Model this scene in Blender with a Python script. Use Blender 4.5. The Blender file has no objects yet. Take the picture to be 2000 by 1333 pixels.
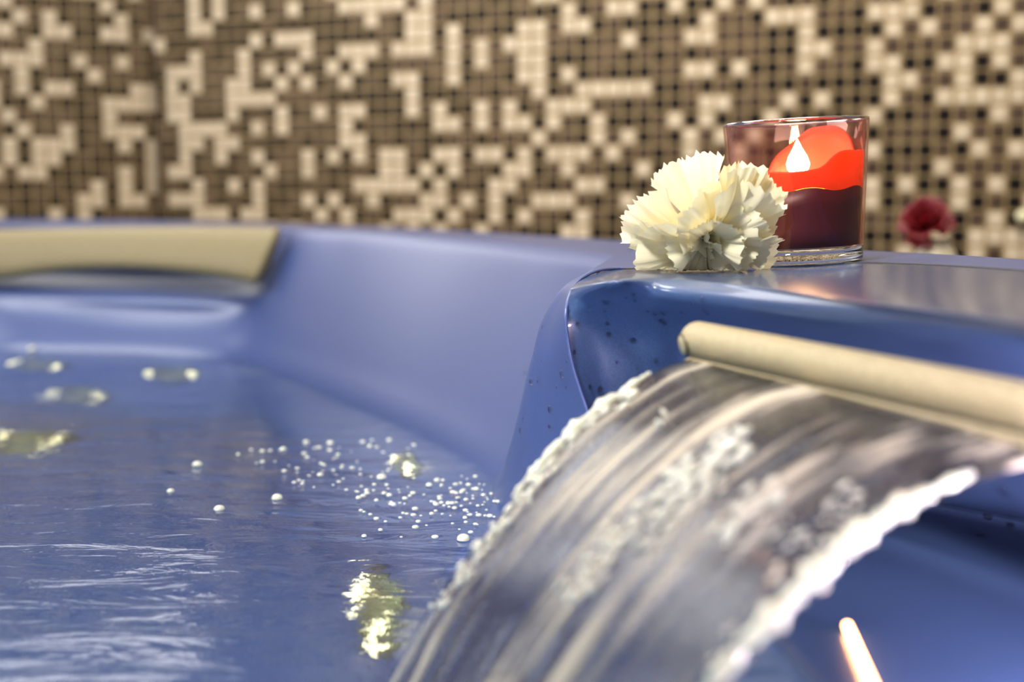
import bpy, bmesh, math, random
from mathutils import Vector, Matrix
from mathutils.bvhtree import BVHTree


# ------------------------------------------------------------------ camera, world, lights, exposure
S = bpy.context.scene
COL = S.collection
F = 2778.0
EYE = Vector((0, 0, 0.040))
PITCH = math.atan(288.5 / F)
cam_d = bpy.data.cameras.new('camera'); cam = bpy.data.objects.new('camera', cam_d); COL.objects.link(cam)
cam.location = EYE; cam.rotation_euler = (math.pi / 2 - PITCH, 0, 0)
cam_d.sensor_width = 36; cam_d.lens = 50; cam_d.clip_start = 0.01
cam_d.dof.use_dof = True; cam_d.dof.focus_distance = 0.735; cam_d.dof.aperture_fstop = 5.0
S.camera = cam
S.view_settings.view_transform = 'Standard'; S.view_settings.look = 'None'
S.view_settings.gamma = 1; S.view_settings.exposure = 0.0
S.cycles.sample_clamp_indirect = 4.0
S.cycles.max_bounces = 14; S.cycles.transmission_bounces = 10; S.cycles.transparent_max_bounces = 12
S.cycles.use_denoising = True

W = bpy.data.worlds.new('room_ambience'); S.world = W; W.use_nodes = True
wb = W.node_tree.nodes['Background']; wb.inputs[0].default_value = (0.80, 0.76, 0.74, 1); wb.inputs[1].default_value = 0.20

def area(name, loc, target, size, power, color, sy=None):
    d = bpy.data.lights.new(name, 'AREA'); d.energy = power; d.color = color; d.size = size
    if sy: d.shape = 'RECTANGLE'; d.size_y = sy
    o = bpy.data.objects.new(name, d); COL.objects.link(o); o.location = loc
    o.rotation_euler = (Vector(target) - Vector(loc)).to_track_quat('-Z', 'Y').to_euler()
    return o
area('overhead_light', (0.0, 1.3, 1.75), (0.0, 1.0, 0), 0.9, 12, (1.0, 0.97, 0.94))
area('window_daylight', (-1.45, 0.95, 0.72), (-0.42, 1.6, -0.08), 0.6, 14, (0.97, 0.98, 1.0))
area('wall_fill', (0.2, 0.6, 1.7), (0.1, 2.4, 0.25), 0.8, 19, (1.0, 0.90, 0.76)).data.spread = math.radians(110)  # unseen light added to brighten the tiled walls
area('flower_key', (-0.42, 0.05, 0.85), (0.1, 0.70, 0.02), 0.16, 1.15, (1.0, 0.95, 0.86)).data.spread = math.radians(40)  # added key light aimed at the carnation
area('water_reflection_fill', (-0.88, 2.20, 0.78), (-0.05, 0.7, -0.1), 0.8, 5, (1.0, 0.98, 0.95), 0.55)  # unseen panel added for the pale reflection in the water
area('overhead_light', (-0.75, 1.55, 1.55), (0.1, 0.7, 0), 0.7, 15, (1.0, 0.98, 0.95))  # added light, set where the rolled deck edge mirrors it
area('ledge_key', (0.12, -0.6, 0.28), (0.205, 0.49, -0.13), 0.10, 0.42, (1.0, 0.84, 0.92)).data.spread = math.radians(15)  # unseen narrow beam added to lift the ledge
def bulb(name, loc, power, color, r):
    d = bpy.data.lights.new(name, 'POINT'); d.energy = power; d.color = color; d.shadow_soft_size = r
    o = bpy.data.objects.new(name, d); COL.objects.link(o); o.location = loc
for _l in ((-.45, -.35, -.30), (-.15, .05, -.38), (-.62, .35, -.34)): bulb('underwater_fill', _l, 14, (.80, .95, 1.0), .018)  # unseen lights added to brighten jets and seat under water
bulb('ledge_fill', (.196, .362, -.092), 2.2, (1.0, .80, .95), .012)  # unseen point light added beside the ledge to tint it lilac

f0 = Vector((0, math.cos(PITCH), -math.sin(PITCH))); u0 = Vector((0, math.sin(PITCH), math.cos(PITCH))); r0 = Vector((1, 0, 0))
def ray(x, y): return f0 + r0 * ((x - 1000) / F) - u0 * ((y - 666.5) / F)
def Pz(x, y, z=0.0):
    d = ray(x, y); return EYE + d * ((z - EYE.z) / d.z)
def Py(x, y, Y):
    d = ray(x, y); return EYE + d * (Y / d.y)
def tz(x):                                  # the deck rises gently towards its right corner
    t = x - 0.115; return 0.05 * 0.5 * (t + math.sqrt(t * t + 0.0004)) - 0.0
def Pd(x, y, off=0.0):                      # point of the deck surface
    z = 0.0
    for _ in range(12):
        p = Pz(x, y, z + off); z = tz(p.x)
    return Pz(x, y, z + off)
WATER = -0.14

# ------------------------------------------------------------------ helpers
def tag(o, label=None, cat=None, group=None, kind=None):
    if label: o['label'] = label
    if cat: o['category'] = cat
    if group: o['group'] = group
    if kind: o['kind'] = kind
    return o
def empty(name, loc=(0, 0, 0), rot=(0, 0, 0)):
    o = bpy.data.objects.new(name, None); COL.objects.link(o); o.location = loc; o.rotation_euler = rot
    o.empty_display_size = 0.02; return o
def mesh_obj(name, verts, faces, mats, parent=None, smooth=True, mi=None, uvs=None):
    me = bpy.data.meshes.new(name); me.from_pydata([tuple(v) for v in verts], [], faces)
    if not isinstance(mats, (list, tuple)): mats = [mats]
    for m in mats: me.materials.append(m)
    if mi: me.polygons.foreach_set('material_index', mi)
    me.polygons.foreach_set('use_smooth', [smooth] * len(me.polygons))
    if uvs:
        l = me.uv_layers.new(name='UVMap')
        for lp in me.loops: l.data[lp.index].uv = uvs[lp.vertex_index]
    me.update()
    o = bpy.data.objects.new(name, me); COL.objects.link(o)
    if parent: o.parent = parent
    return o
def grid_faces(nr, nc, base=0, closed=False):
    fs = []
    for r in range(nr - 1):
        for c in range(nc if closed else nc - 1):
            a = base + r * nc + c; b = base + r * nc + (c + 1) % nc
            fs.append((a, b, b + nc, a + nc))
    return fs
def cat(p, q, r, s, t):
    return 0.5 * ((2 * q) + (r - p) * t + (2 * p - 5 * q + 4 * r - s) * t * t + (3 * q - p - 3 * r + s) * t ** 3)
def spline(pts, n):
    pts = [Vector(p) for p in pts]; e = [pts[0] * 2 - pts[1]] + pts + [pts[-1] * 2 - pts[-2]]
    out = []
    for i in range(len(pts) - 1):
        for k in range(n): out.append(cat(e[i], e[i + 1], e[i + 2], e[i + 3], k / n))
    out.append(pts[-1]); return out
def patch(rows, nr, nc):                    # rows of control points -> dense smooth grid
    dense = [spline(r, nc) for r in rows]
    cols = [spline([d[i] for d in dense], nr) for i in range(len(dense[0]))]
    return [[c[j] for c in cols] for j in range(len(cols[0]))]
def lathe(prof, n=64):
    v = []; 
    for (r, z) in prof:
        for k in range(n):
            a = 2 * math.pi * k / n; v.append(Vector((r * math.cos(a), r * math.sin(a), z)))
    return v, grid_faces(len(prof), n, closed=True)
def tube(pts, rad, n=12, cap=True):
    v = []; f = []; pts = [Vector(p) for p in pts]
    up = Vector((0, 0, 1))
    for i, p in enumerate(pts):
        t = (pts[min(i + 1, len(pts) - 1)] - pts[max(i - 1, 0)]).normalized()
        a = t.cross(up)
        if a.length < 1e-3: a = t.cross(Vector((1, 0, 0)))
        a.normalize(); b = a.cross(t).normalized()
        r = rad(i / (len(pts) - 1)) if callable(rad) else rad
        for k in range(n):
            w = 2 * math.pi * k / n; v.append(p + a * (r * math.cos(w)) + b * (r * math.sin(w)))
    f = grid_faces(len(pts), n, closed=True)
    if cap:
        f.append(tuple(range(n))); f.append(tuple(range((len(pts) - 1) * n, len(pts) * n))[::-1])
    return v, f

# ------------------------------------------------------------------ materials
def mat(name, base=(0.5, 0.5, 0.5), rough=0.4, **kw):
    m = bpy.data.materials.new(name); m.use_nodes = True
    b = m.node_tree.nodes['Principled BSDF']
    b.inputs['Base Color'].default_value = (*base, 1); b.inputs['Roughness'].default_value = rough
    for k, v in kw.items():
        b.inputs[k.replace('_', ' ')].default_value = (*v, 1) if isinstance(v, tuple) and len(v) == 3 and 'Radius' not in k and 'radius' not in k else v
    return m
def N(m, t, **kw):
    n = m.node_tree.nodes.new(t)
    for k, v in kw.items(): setattr(n, k, v)
    return n
def L(m, a, b): m.node_tree.links.new(a, b)
def mottled(m, c1, c2, scale, bump=0.0, bscale=None, detail=4):
    b = m.node_tree.nodes['Principled BSDF']
    tc = N(m, 'ShaderNodeTexCoord'); nz = N(m, 'ShaderNodeTexNoise'); nz.inputs['Scale'].default_value = scale; nz.inputs['Detail'].default_value = detail
    L(m, tc.outputs['Object'], nz.inputs['Vector'])
    r = N(m, 'ShaderNodeValToRGB'); r.color_ramp.elements[0].position = 0.35; r.color_ramp.elements[1].position = 0.65
    r.color_ramp.elements[0].color = (*c1, 1); r.color_ramp.elements[1].color = (*c2, 1)
    L(m, nz.outputs['Fac'], r.inputs['Fac']); L(m, r.outputs['Color'], b.inputs['Base Color'])
    if bump:
        n2 = N(m, 'ShaderNodeTexNoise'); n2.inputs['Scale'].default_value = bscale or scale * 4; n2.inputs['Detail'].default_value = 3
        L(m, tc.outputs['Object'], n2.inputs['Vector'])
        bp = N(m, 'ShaderNodeBump'); bp.inputs['Strength'].default_value = bump; bp.inputs['Distance'].default_value = 0.001
        L(m, n2.outputs['Fac'], bp.inputs['Height']); L(m, bp.outputs['Normal'], b.inputs['Normal'])
    return m

M_acr = mottled(mat('blue_acrylic', rough=0.45, Coat_Weight=0.6, Coat_Roughness=0.30), (0.040, 0.069, 0.205), (0.055, 0.084, 0.240), 900)
M_unit = mottled(mat('blue_acrylic_gloss', rough=0.38, Coat_Weight=0.8, Coat_Roughness=0.11), (0.036, 0.068, 0.160), (0.050, 0.084, 0.195), 900)
M_pillow = mottled(mat('beige_foam_vinyl', rough=0.55), (0.20, 0.16, 0.075), (0.26, 0.205, 0.10), 500, 0.2)
M_spout = mottled(mat('beige_plastic', rough=0.42), (0.34, 0.275, 0.155), (0.43, 0.355, 0.21), 600, 0.3)
M_groove = mat('dark_groove', (0.05, 0.045, 0.03), 0.6)
M_jet = mat('champagne_jet', (0.36, 0.29, 0.13), 0.22, Metallic=0.6)
M_glint = None
M_jet2 = mat('grey_green_jet', (0.022, 0.028, 0.024), 0.3)
M_cream = mottled(mat('cream_mosaic', rough=0.45), (0.58, 0.475, 0.335), (0.70, 0.58, 0.425), 40)
M_mid = mottled(mat('brown_mosaic', rough=0.5, Specular_IOR_Level=0.2), (0.045, 0.027, 0.018), (0.085, 0.052, 0.036), 45)
M_blk = mat('black_mosaic', (0.006, 0.004, 0.004), 0.5, Specular_IOR_Level=0.15)
M_grout = mottled(mat('tan_grout', rough=0.8), (0.27, 0.185, 0.085), (0.34, 0.24, 0.115), 60)
M_floor = mottled(mat('stone_floor', rough=0.5), (0.25, 0.20, 0.15), (0.33, 0.27, 0.20), 12)

# water: clear, rippled
M_water = mat('pool_water', (0.54, 0.86, 1.0), 0.04, Transmission_Weight=1.0, IOR=1.33)
_b = M_water.node_tree.nodes['Principled BSDF']
tc = N(M_water, 'ShaderNodeTexCoord'); mp = N(M_water, 'ShaderNodeMapping'); mp.inputs['Scale'].default_value = (14, 32, 1); mp.inputs['Rotation'].default_value = (0, 0, 0.12)
L(M_water, tc.outputs['Object'], mp.inputs['Vector'])
nz = N(M_water, 'ShaderNodeTexNoise'); nz.inputs['Scale'].default_value = 1.0; nz.inputs['Detail'].default_value = 5; nz.inputs['Distortion'].default_value = 0.6
L(M_water, mp.outputs['Vector'], nz.inputs['Vector'])
bp = N(M_water, 'ShaderNodeBump'); bp.inputs['Strength'].default_value = 0.6; bp.inputs['Distance'].default_value = 0.0032
L(M_water, nz.outputs['Fac'], bp.inputs['Height']); L(M_water, bp.outputs['Normal'], _b.inputs['Normal'])

# falling water: glassy with aerated milky streaks running down the flow (UV: across, along)
M_fall = mat('falling_water', (0.36, 0.37, 0.42), 0.05, Transmission_Weight=1.0, IOR=1.33)
nt = M_fall.node_tree; _b = nt.nodes['Principled BSDF']; out = nt.nodes['Material Output']
uv = N(M_fall, 'ShaderNodeTexCoord')
mp = N(M_fall, 'ShaderNodeMapping'); mp.inputs['Scale'].default_value = (20, 1.6, 1); L(M_fall, uv.outputs['UV'], mp.inputs['Vector'])
nz = N(M_fall, 'ShaderNodeTexNoise'); nz.inputs['Scale'].default_value = 1.0; nz.inputs['Detail'].default_value = 6; nz.inputs['Roughness'].default_value = 0.65
L(M_fall, mp.outputs['Vector'], nz.inputs['Vector'])
mp2 = N(M_fall, 'ShaderNodeMapping'); mp2.inputs['Scale'].default_value = (5, 0.9, 1); mp2.inputs['Location'].default_value = (3.1, 0.4, 0); L(M_fall, uv.outputs['UV'], mp2.inputs['Vector'])
nz2 = N(M_fall, 'ShaderNodeTexNoise'); nz2.inputs['Scale'].default_value = 1.0; nz2.inputs['Detail'].default_value = 2
L(M_fall, mp2.outputs['Vector'], nz2.inputs['Vector'])
mul = N(M_fall, 'ShaderNodeMath', operation='MULTIPLY'); L(M_fall, nz.outputs['Fac'], mul.inputs[0]); L(M_fall, nz2.outputs['Fac'], mul.inputs[1])
rp = N(M_fall, 'ShaderNodeValToRGB'); rp.color_ramp.elements[0].position = 0.265; rp.color_ramp.elements[1].position = 0.355
rp.color_ramp.elements[0].color = (0.0, 0.0, 0.0, 1); rp.color_ramp.elements[1].color = (0.8, 0.8, 0.8, 1)
L(M_fall, mul.outputs[0], rp.inputs['Fac'])
df = N(M_fall, 'ShaderNodeBsdfDiffuse'); df.inputs['Color'].default_value = (0.86, 0.77, 0.62, 1)
tl = N(M_fall, 'ShaderNodeBsdfTranslucent'); tl.inputs['Color'].default_value = (0.86, 0.77, 0.62, 1)
m1 = N(M_fall, 'ShaderNodeMixShader'); m1.inputs[0].default_value = 0.35; L(M_fall, df.outputs[0], m1.inputs[1]); L(M_fall, tl.outputs[0], m1.inputs[2])
m2 = N(M_fall, 'ShaderNodeMixShader'); L(M_fall, rp.outputs['Color'], m2.inputs[0]); L(M_fall, _b.outputs[0], m2.inputs[1]); L(M_fall, m1.outputs[0], m2.inputs[2])
L(M_fall, m2.outputs[0], out.inputs['Surface'])
bp = N(M_fall, 'ShaderNodeBump'); bp.inputs['Strength'].default_value = 0.7; bp.inputs['Distance'].default_value = 0.002
L(M_fall, nz.outputs['Fac'], bp.inputs['Height']); L(M_fall, bp.outputs['Normal'], _b.inputs['Normal']); L(M_fall, bp.outputs['Normal'], df.inputs['Normal'])

M_foam = mat('white_foam', (0.86, 0.77, 0.62), 0.12, Subsurface_Weight=0.3, Coat_Weight=1.0, Coat_Roughness=0.03)
M_drop = mat('clear_droplet', (1, 1, 1), 0.0, Transmission_Weight=1.0, IOR=1.33)
def thin_glass(name, tint, spec=(1, 1, 1)):
    m = bpy.data.materials.new(name); m.use_nodes = True; t = m.node_tree; t.nodes.remove(t.nodes['Principled BSDF'])
    tr = N(m, 'ShaderNodeBsdfTransparent'); tr.inputs[0].default_value = (*tint, 1)
    gl = N(m, 'ShaderNodeBsdfGlossy'); gl.inputs['Roughness'].default_value = 0.02; gl.inputs['Color'].default_value = (*spec, 1)
    fr = N(m, 'ShaderNodeLayerWeight'); fr.inputs[0].default_value = 0.5
    pw = N(m, 'ShaderNodeMath', operation='POWER'); L(m, fr.outputs['Facing'], pw.inputs[0]); pw.inputs[1].default_value = 4.0
    ma = N(m, 'ShaderNodeMath', operation='MULTIPLY_ADD'); L(m, pw.outputs[0], ma.inputs[0]); ma.inputs[1].default_value = 0.85; ma.inputs[2].default_value = 0.035
    mx = N(m, 'ShaderNodeMixShader'); L(m, ma.outputs[0], mx.inputs[0]); L(m, tr.outputs[0], mx.inputs[1]); L(m, gl.outputs[0], mx.inputs[2])
    L(m, mx.outputs[0], t.nodes['Material Output'].inputs['Surface']); return m
M_glass = thin_glass('pink_tinted_glass', (0.97, 0.89, 0.88), (1.0, 0.66, 0.60))
M_slab = mat('thick_clear_glass', (0.95, 0.97, 0.93), 0.0, Transmission_Weight=1.0, IOR=1.48)
M_waxb = mat('unlit_maroon_wax', (0.075, 0.006, 0.012), 0.45)  # same wax as the rim, coloured darker where flame glow stops
M_wax = bpy.data.materials.new('lit_red_wax'); M_wax.use_nodes = True; t_ = M_wax.node_tree
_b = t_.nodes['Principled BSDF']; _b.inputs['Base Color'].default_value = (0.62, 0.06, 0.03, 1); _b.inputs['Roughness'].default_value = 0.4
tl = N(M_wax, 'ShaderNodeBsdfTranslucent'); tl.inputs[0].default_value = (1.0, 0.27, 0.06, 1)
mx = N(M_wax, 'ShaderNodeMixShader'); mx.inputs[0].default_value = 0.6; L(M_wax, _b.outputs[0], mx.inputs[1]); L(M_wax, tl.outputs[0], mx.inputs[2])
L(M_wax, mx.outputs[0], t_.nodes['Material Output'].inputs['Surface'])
def emis(name, col, st):
    m = bpy.data.materials.new(name); m.use_nodes = True; b = m.node_tree.nodes['Principled BSDF']
    b.inputs['Base Color'].default_value = (*col, 1); b.inputs['Emission Color'].default_value = (*col, 1); b.inputs['Emission Strength'].default_value = st
    return m
M_glint = emis('warm_glint', (1.0, 0.74, 0.40), 13)  # emission that stands in for glints on the jet rings
M_flame = emis('candle_flame', (1.0, 0.62, 0.26), 420)
M_glow = emis('amber_glow', (1.0, 0.42, 0.16), 14)
M_wick = mat('charred_wick', (0.01, 0.008, 0.006), 0.9)
# petals: cream with thin translucency
def petal_mat(name, c, tcol, tw, rough=0.5):
    m = mat(name, c, rough); t = m.node_tree; b = t.nodes['Principled BSDF']
    tl = N(m, 'ShaderNodeBsdfTranslucent'); tl.inputs[0].default_value = (*tcol, 1)
    tcn = N(m, 'ShaderNodeTexCoord'); mpn = N(m, 'ShaderNodeMapping'); mpn.inputs['Scale'].default_value = (26, 1.2, 1)
    L(m, tcn.outputs['UV'], mpn.inputs['Vector']); nz = N(m, 'ShaderNodeTexNoise'); nz.inputs['Scale'].default_value = 1; L(m, mpn.outputs[0], nz.inputs['Vector'])
    bpn = N(m, 'ShaderNodeBump'); bpn.inputs['Strength'].default_value = 0.5; bpn.inputs['Distance'].default_value = 0.0006
    L(m, nz.outputs['Fac'], bpn.inputs['Height']); L(m, bpn.outputs[0], b.inputs['Normal'])
    mx = N(m, 'ShaderNodeMixShader'); mx.inputs[0].default_value = tw; L(m, b.outputs[0], mx.inputs[1]); L(m, tl.outputs[0], mx.inputs[2])
    L(m, mx.outputs[0], t.nodes['Material Output'].inputs['Surface']); return m
M_petal = petal_mat('cream_petal', (0.95, 0.90, 0.68), (0.98, 0.88, 0.55), 0.35)
M_rose = petal_mat('dark_red_petal', (0.17, 0.006, 0.012), (0.5, 0.02, 0.03), 0.2)
M_green = mat('green_sepal', (0.16, 0.26, 0.06), 0.5)
M_leaf = mat('dark_leaf', (0.012, 0.018, 0.010), 0.5)
M_vase = mat('cream_ceramic', (0.62, 0.55, 0.40), 0.35)

# ------------------------------------------------------------------ tiled walls
rnd = random.Random(7)
PAT = {
-2: "cmkmkmkckmm|mmkckckkmkmmkmcmkccmmkcmkmcckmkcmm",
-1: "kcmckmkkckm|mkkckckmckmckmmcccccmcmmmmkkmccmkmkmcckmmcm",
0: "cmkcckkccmc|mmkcckkkkmkkkkkkmcmkccmkkkmkmkkckmcckkckkcmcmkmkmmm",
1: "mmcmmmkkkmk|ckkkmkkkckccckkkkkmkcckckmkkccmcckmkkkkkcmmkcccmmkccckmmkcm",
2: "cccmkcmmcmk|mmkcmkmckmkmcmkcccmcccmcmcmcccmmkmmckmmccmmmkkckkkkcmcmmcm",
3: "mckmkkcmmmk|kcccmmmcmckckkckckkmmmmckcmmcckkkmmkmkmkmmmmkkccmmcmmmmccc",
4: "mckcckkkkcc|kckcmmcckkcmckmckmkcckmckmmkcckckmkkkmmcckckkmcmmkcckkcckc",
5: "kkcmkkmcccc|mccmmmccccmmmmkkkkkkckkkmmkmmckmccccckkmkmkmkkmkkkkccmmckkc",
6: "cmmmmkkcmkm|kcckkkckmkckmcmcckkkcmckkcmckmcccmmkmkkmccmmmckckkkcmkccccc",
7: "kcmmckmccck|mmccccmkcmcmmmmckmmkkkccmcmcckcmkckkkmckckmkckkkkmckkmkmkcm",
8: "ckccckmkckc|kkccmccmmkkmkmmcckmkmkkmmkmmmcmmkcmckmkcmcmcmmkmcmkmmmkcmmk",
9: "ckcckmkkmkc|kkckmckmckmmckckcmccmkcckcckckcccmcmmkmcmmcmkmcmcmckkkmkcmc",
10: "mcckkkkmcmc|mcckmkkmkcmmcmkkmkcckckcmmkcckmcmmkkckmkcmcmkmcmkcmkmkcmmmm",
11: "kkmmkmckckc|kmkcmkckcmkkmmkmccccckckmkccmmkmcckkkmckmmcmkcmmcmckckkcmckm",
12: "mkmkmcckccm|mcccmkmkckkmckckmckmmccmcmckmcccmkmckmcmkmcmmkcmmcckmmmckmk",
13: "kkkckckmmmm|kkkccckcckmkmcmckmkccckcmkckcmmkcmkmkmckmkmcmkcmmkmmkkmkmck",
14: "mkckmkcckmm|mkmcmmckmckcmkmckmcmcmcmkcmmkkkcckkkkmckmkmcmkckmkkkmmckcc",
15: "ckmmkckmkcm|kmmckmcmkcmmkcmkcmmkmckcmkmmckmckmcmkcmkcmkmcmmckmkmckkkc"}
def tclass(c, r):
    if r in PAT:
        a, b = PAT[r].split('|')
        if -11 <= c < 0 and c + 11 < len(a): return a[c + 11]
        if 0 <= c < len(b): return b[c]
    return rnd.choices('cmk', (0.42, 0.33, 0.25))[0]
TP = 0.025
def tiled_wall(name, X0, Y0, th, z0, c0, c1):
    d = Vector((math.cos(th), math.sin(th), 0)); n = Vector((math.sin(th), -math.cos(th), 0))   # n faces the camera
    V = []; Fc = []; MI = []
    rA, rB = -50, 48
    def P(s, z, o): return Vector((X0, Y0, 0)) + d * s + Vector((0, 0, z)) + n * o
    s0, s1 = c0 * TP, (c1 + 1) * TP; zt, zb = z0 - (rA - .5) * TP, z0 - (rB + .5) * TP
    V += [P(s0, zb, 0), P(s1, zb, 0), P(s1, zt, 0), P(s0, zt, 0), P(s0, zb, -.08), P(s1, zb, -.08), P(s1, zt, -.08), P(s0, zt, -.08)]
    Fc += [(0, 1, 2, 3), (5, 4, 7, 6), (4, 0, 3, 7), (1, 5, 6, 2), (3, 2, 6, 7), (4, 5, 1, 0)]; MI += [0] * 6
    h = TP * 0.415; e = 0.0012; t = 0.0018
    for c in range(c0, c1 + 1):
        for r in range(rA, rB + 1):
            k = {'c': 1, 'm': 2, 'k': 3}[tclass(c, r)]
            s = (c + .5) * TP; z = z0 - r * TP; b = len(V)
            jz = rnd.uniform(-.0004, .0004)
            for (q, o) in ((h, 0.0), (h - e, t)):
                V += [P(s - q, z - q + jz, o), P(s + q, z - q + jz, o), P(s + q, z + q + jz, o), P(s - q, z + q + jz, o)]
            Fc.append((b + 4, b + 5, b + 6, b + 7)); MI.append(k)
            for i in range(4): Fc.append((b + i, b + (i + 1) % 4, b + 4 + (i + 1) % 4, b + 4 + i)); MI.append(k)
    o = mesh_obj(name, V, Fc, [M_grout, M_cream, M_mid, M_blk], smooth=False, mi=MI)
    return tag(o, kind='structure')
tiled_wall('wall_right', -0.64017, 2.58246, -0.38533, 0.32780, 0, 118)
tiled_wall('wall_left', -0.65168, 2.65214, 0.42661, 0.32644, -60, -1)
fl = mesh_obj('floor', [(-2.6, -1.5, -.9), (2.6, -1.5, -.9), (2.6, 3.4, -.9), (-2.6, 3.4, -.9)], [(0, 1, 2, 3)], M_floor)
tag(fl, kind='structure')

# ------------------------------------------------------------------ hot tub
tub = tag(empty('hot_tub', (0, 1.0, -0.9)), 'blue acrylic hot tub with a rounded rim and wet glossy deck', 'hot tub')
def part(o):                                # parent keeping the place
    o.parent = tub; o.matrix_parent_inverse = Matrix.Translation(-tub.location); return o
# wall profile levels
ZL = [0, -.0008, -.003, -.008, -.016, -.030, -.047, -.063, -.078, -.095, -.115, -.14, -.18, -.26, -.38, -.52, -.60]
def station(Rr, Ww, bulge=None, rd=0.012):
    R2 = Vector(Rr); W2 = Vector(Ww); d = (W2 - R2).normalized(); pts = []
    for z in ZL:
        t = -z / 0.14
        k = min(1.0, (-z) / rd) if z < 0 else 0
        ro = rd * (1 - math.sqrt(max(0, 1 - (1 - (1 - k)) ** 2))) if False else 0
        # rounded shoulder: starts rd behind the rim line, tangential to the deck
        off = -rd + rd * math.sin(min(1, k) * math.pi / 2) ** 0.6 if k < 1 else 0
        if z > -.15: p = R2 + (W2 - R2) * t
        else: p = W2 + (W2 - R2).normalized() * (0.16 * (t - 1) * 0.14)
        p = p + d * off
        if bulge: p = p + d * bulge(z)
        pts.append(Vector((p.x, p.y, z)))
    return pts
def table(tb):                              # explicit (z, x, y) table
    pts = []
    for z in ZL:
        if z <= tb[-1][0]:
            a, b = tb[-2], tb[-1]
            x = b[1] + (b[0] - z) * 0.10 * -1; y = b[2]; pts.append(Vector((x, y, z))); continue
        for i in range(len(tb) - 1):
            if tb[i][0] >= z >= tb[i + 1][0]:
                k = (tb[i][0] - z) / (tb[i][0] - tb[i + 1][0])
                pts.append(Vector((tb[i][1] + (tb[i + 1][1] - tb[i][1]) * k, tb[i][2] + (tb[i + 1][2] - tb[i][2]) * k, z))); break
    return pts
def T(lst):                                 # image measurement (x, y, distance) -> (z, x, y)
    o = []
    for (x, y, Y) in lst:
        p = Py(x, y, Y); o.append((p.z, p.x, p.y))
    o[0] = (0.0, o[0][1], o[0][2]); return o
def lip(z):                                 # the shell swells out again under the head rest
    if z > -.003: return 0
    a = math.exp(-((z + .082) / .012) ** 2) * .014
    b = -0.022 if -.068 < z < -.006 else 0
    return a + b
def xy(p): return (p.x, p.y)
stations = [
    (station((-1.25, 1.72), (-1.15, 1.45), lip), (-1.5, 2.2)),
    (station((-0.98, 1.80), (-0.88, 1.60), lip), (-1.1, 2.32)),
    (station((-0.72, 1.80), xy(Pz(-60, 682, WATER)), lip), (-.86, 2.30)),
    (station((-0.60, 1.78), xy(Pz(100, 684, WATER)), lip), xy(Pz(100, 428))),
    (station((-0.45, 1.72), xy(Pz(260, 690, WATER)), lip), xy(Pz(300, 431))),
    (station((-0.335, 1.685), xy(Pz(400, 697, WATER)), lip), xy(Pz(450, 435))),
    (station((-0.275, 1.665), xy(Pz(470, 705, WATER)), lambda z: lip(z) * .3), xy(Pz(540, 437))),
    (station((-0.235, 1.585), xy(Pz(520, 722, WATER))), xy(Pz(620, 440))),
    (station(xy(Pz(690, 454)), xy(Pz(640, 768, WATER))), xy(Pz(760, 444))),
    (station(xy(Pz(900, 467)), xy(Pz(790, 832, WATER))), xy(Pz(960, 455))),
    (station(xy(Pz(1060, 482)), xy(Pz(900, 893, WATER))), xy(Pz(1100, 463))),
    (station(xy(Pz(1180, 500)), xy(Pz(962, 940, WATER)), rd=.008), xy(Pz(1200, 470))),
    (table(T([(1232, 510, .83), (1180, 540, .83), (1110, 620, .84), (1070, 720, .845), (1030, 820, .85), (962, 962, .853)])), xy(Pz(1225, 471))),
    (table(T([(1165, 523, .765), (1100, 560, .765), (1061, 620, .775), (1030, 730, .79), (1010, 820, .80), (992, 900, .81), (976, 985, .815)])), xy(Pz(1240, 472))),
    (table(T([(1160, 526, .745), (1112, 556, .74), (1080, 610, .745), (1063, 700, .75), (1060, 800, .755), (1065, 920, .755), (1075, 1045, .755)])), xy(Pz(1248, 472))),
    (table(T([(1168, 529, .738), (1128, 549, .72), (1107, 590, .705), (1105, 640, .70), (1114, 700, .70), (1130, 755, .70), (1146, 805, .70), (1172, 900, .70), (1200, 1080, .70)])), xy(Pz(1255, 473))),
]
rows = []
outer = [Vector((s[1][0], s[1][1], tz(s[1][0]) )) for s in stations]
rows.append([Vector((p.x * 1.004, p.y * 1.004, -0.012)) for p in outer])
rows.append([Vector((p.x * 1.003, p.y * 1.003, -0.005)) for p in outer])
rows.append(outer)
def inner0(s): return s[0][0]
rows.append([outer[i].lerp(inner0(s), .5) for i, s in enumerate(stations)])
rows.append([outer[i].lerp(inner0(s), .9) for i, s in enumerate(stations)])
for k in range(len(ZL)): rows.append([s[0][k] for s in stations])
G = patch(rows, 3, 8)
V = [p for r in G for p in r]; FC = grid_faces(len(G), len(G[0]))
def skirt(top):
    b = len(V); n = len(top); V.extend([p.copy() for p in top]); V.extend([Vector((p.x, p.y, -.9)) for p in top]); FC.extend(grid_faces(2, n, b))
skirt(G[0])
# foot well bottom
nb = len(V); V += [Vector((-1.3, -1.2, -.60)), Vector((.35, -1.2, -.60)), Vector((.35, 1.7, -.60)), Vector((-1.3, 1.7, -.60))]
FC.append((nb, nb + 1, nb + 2, nb + 3))
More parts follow.
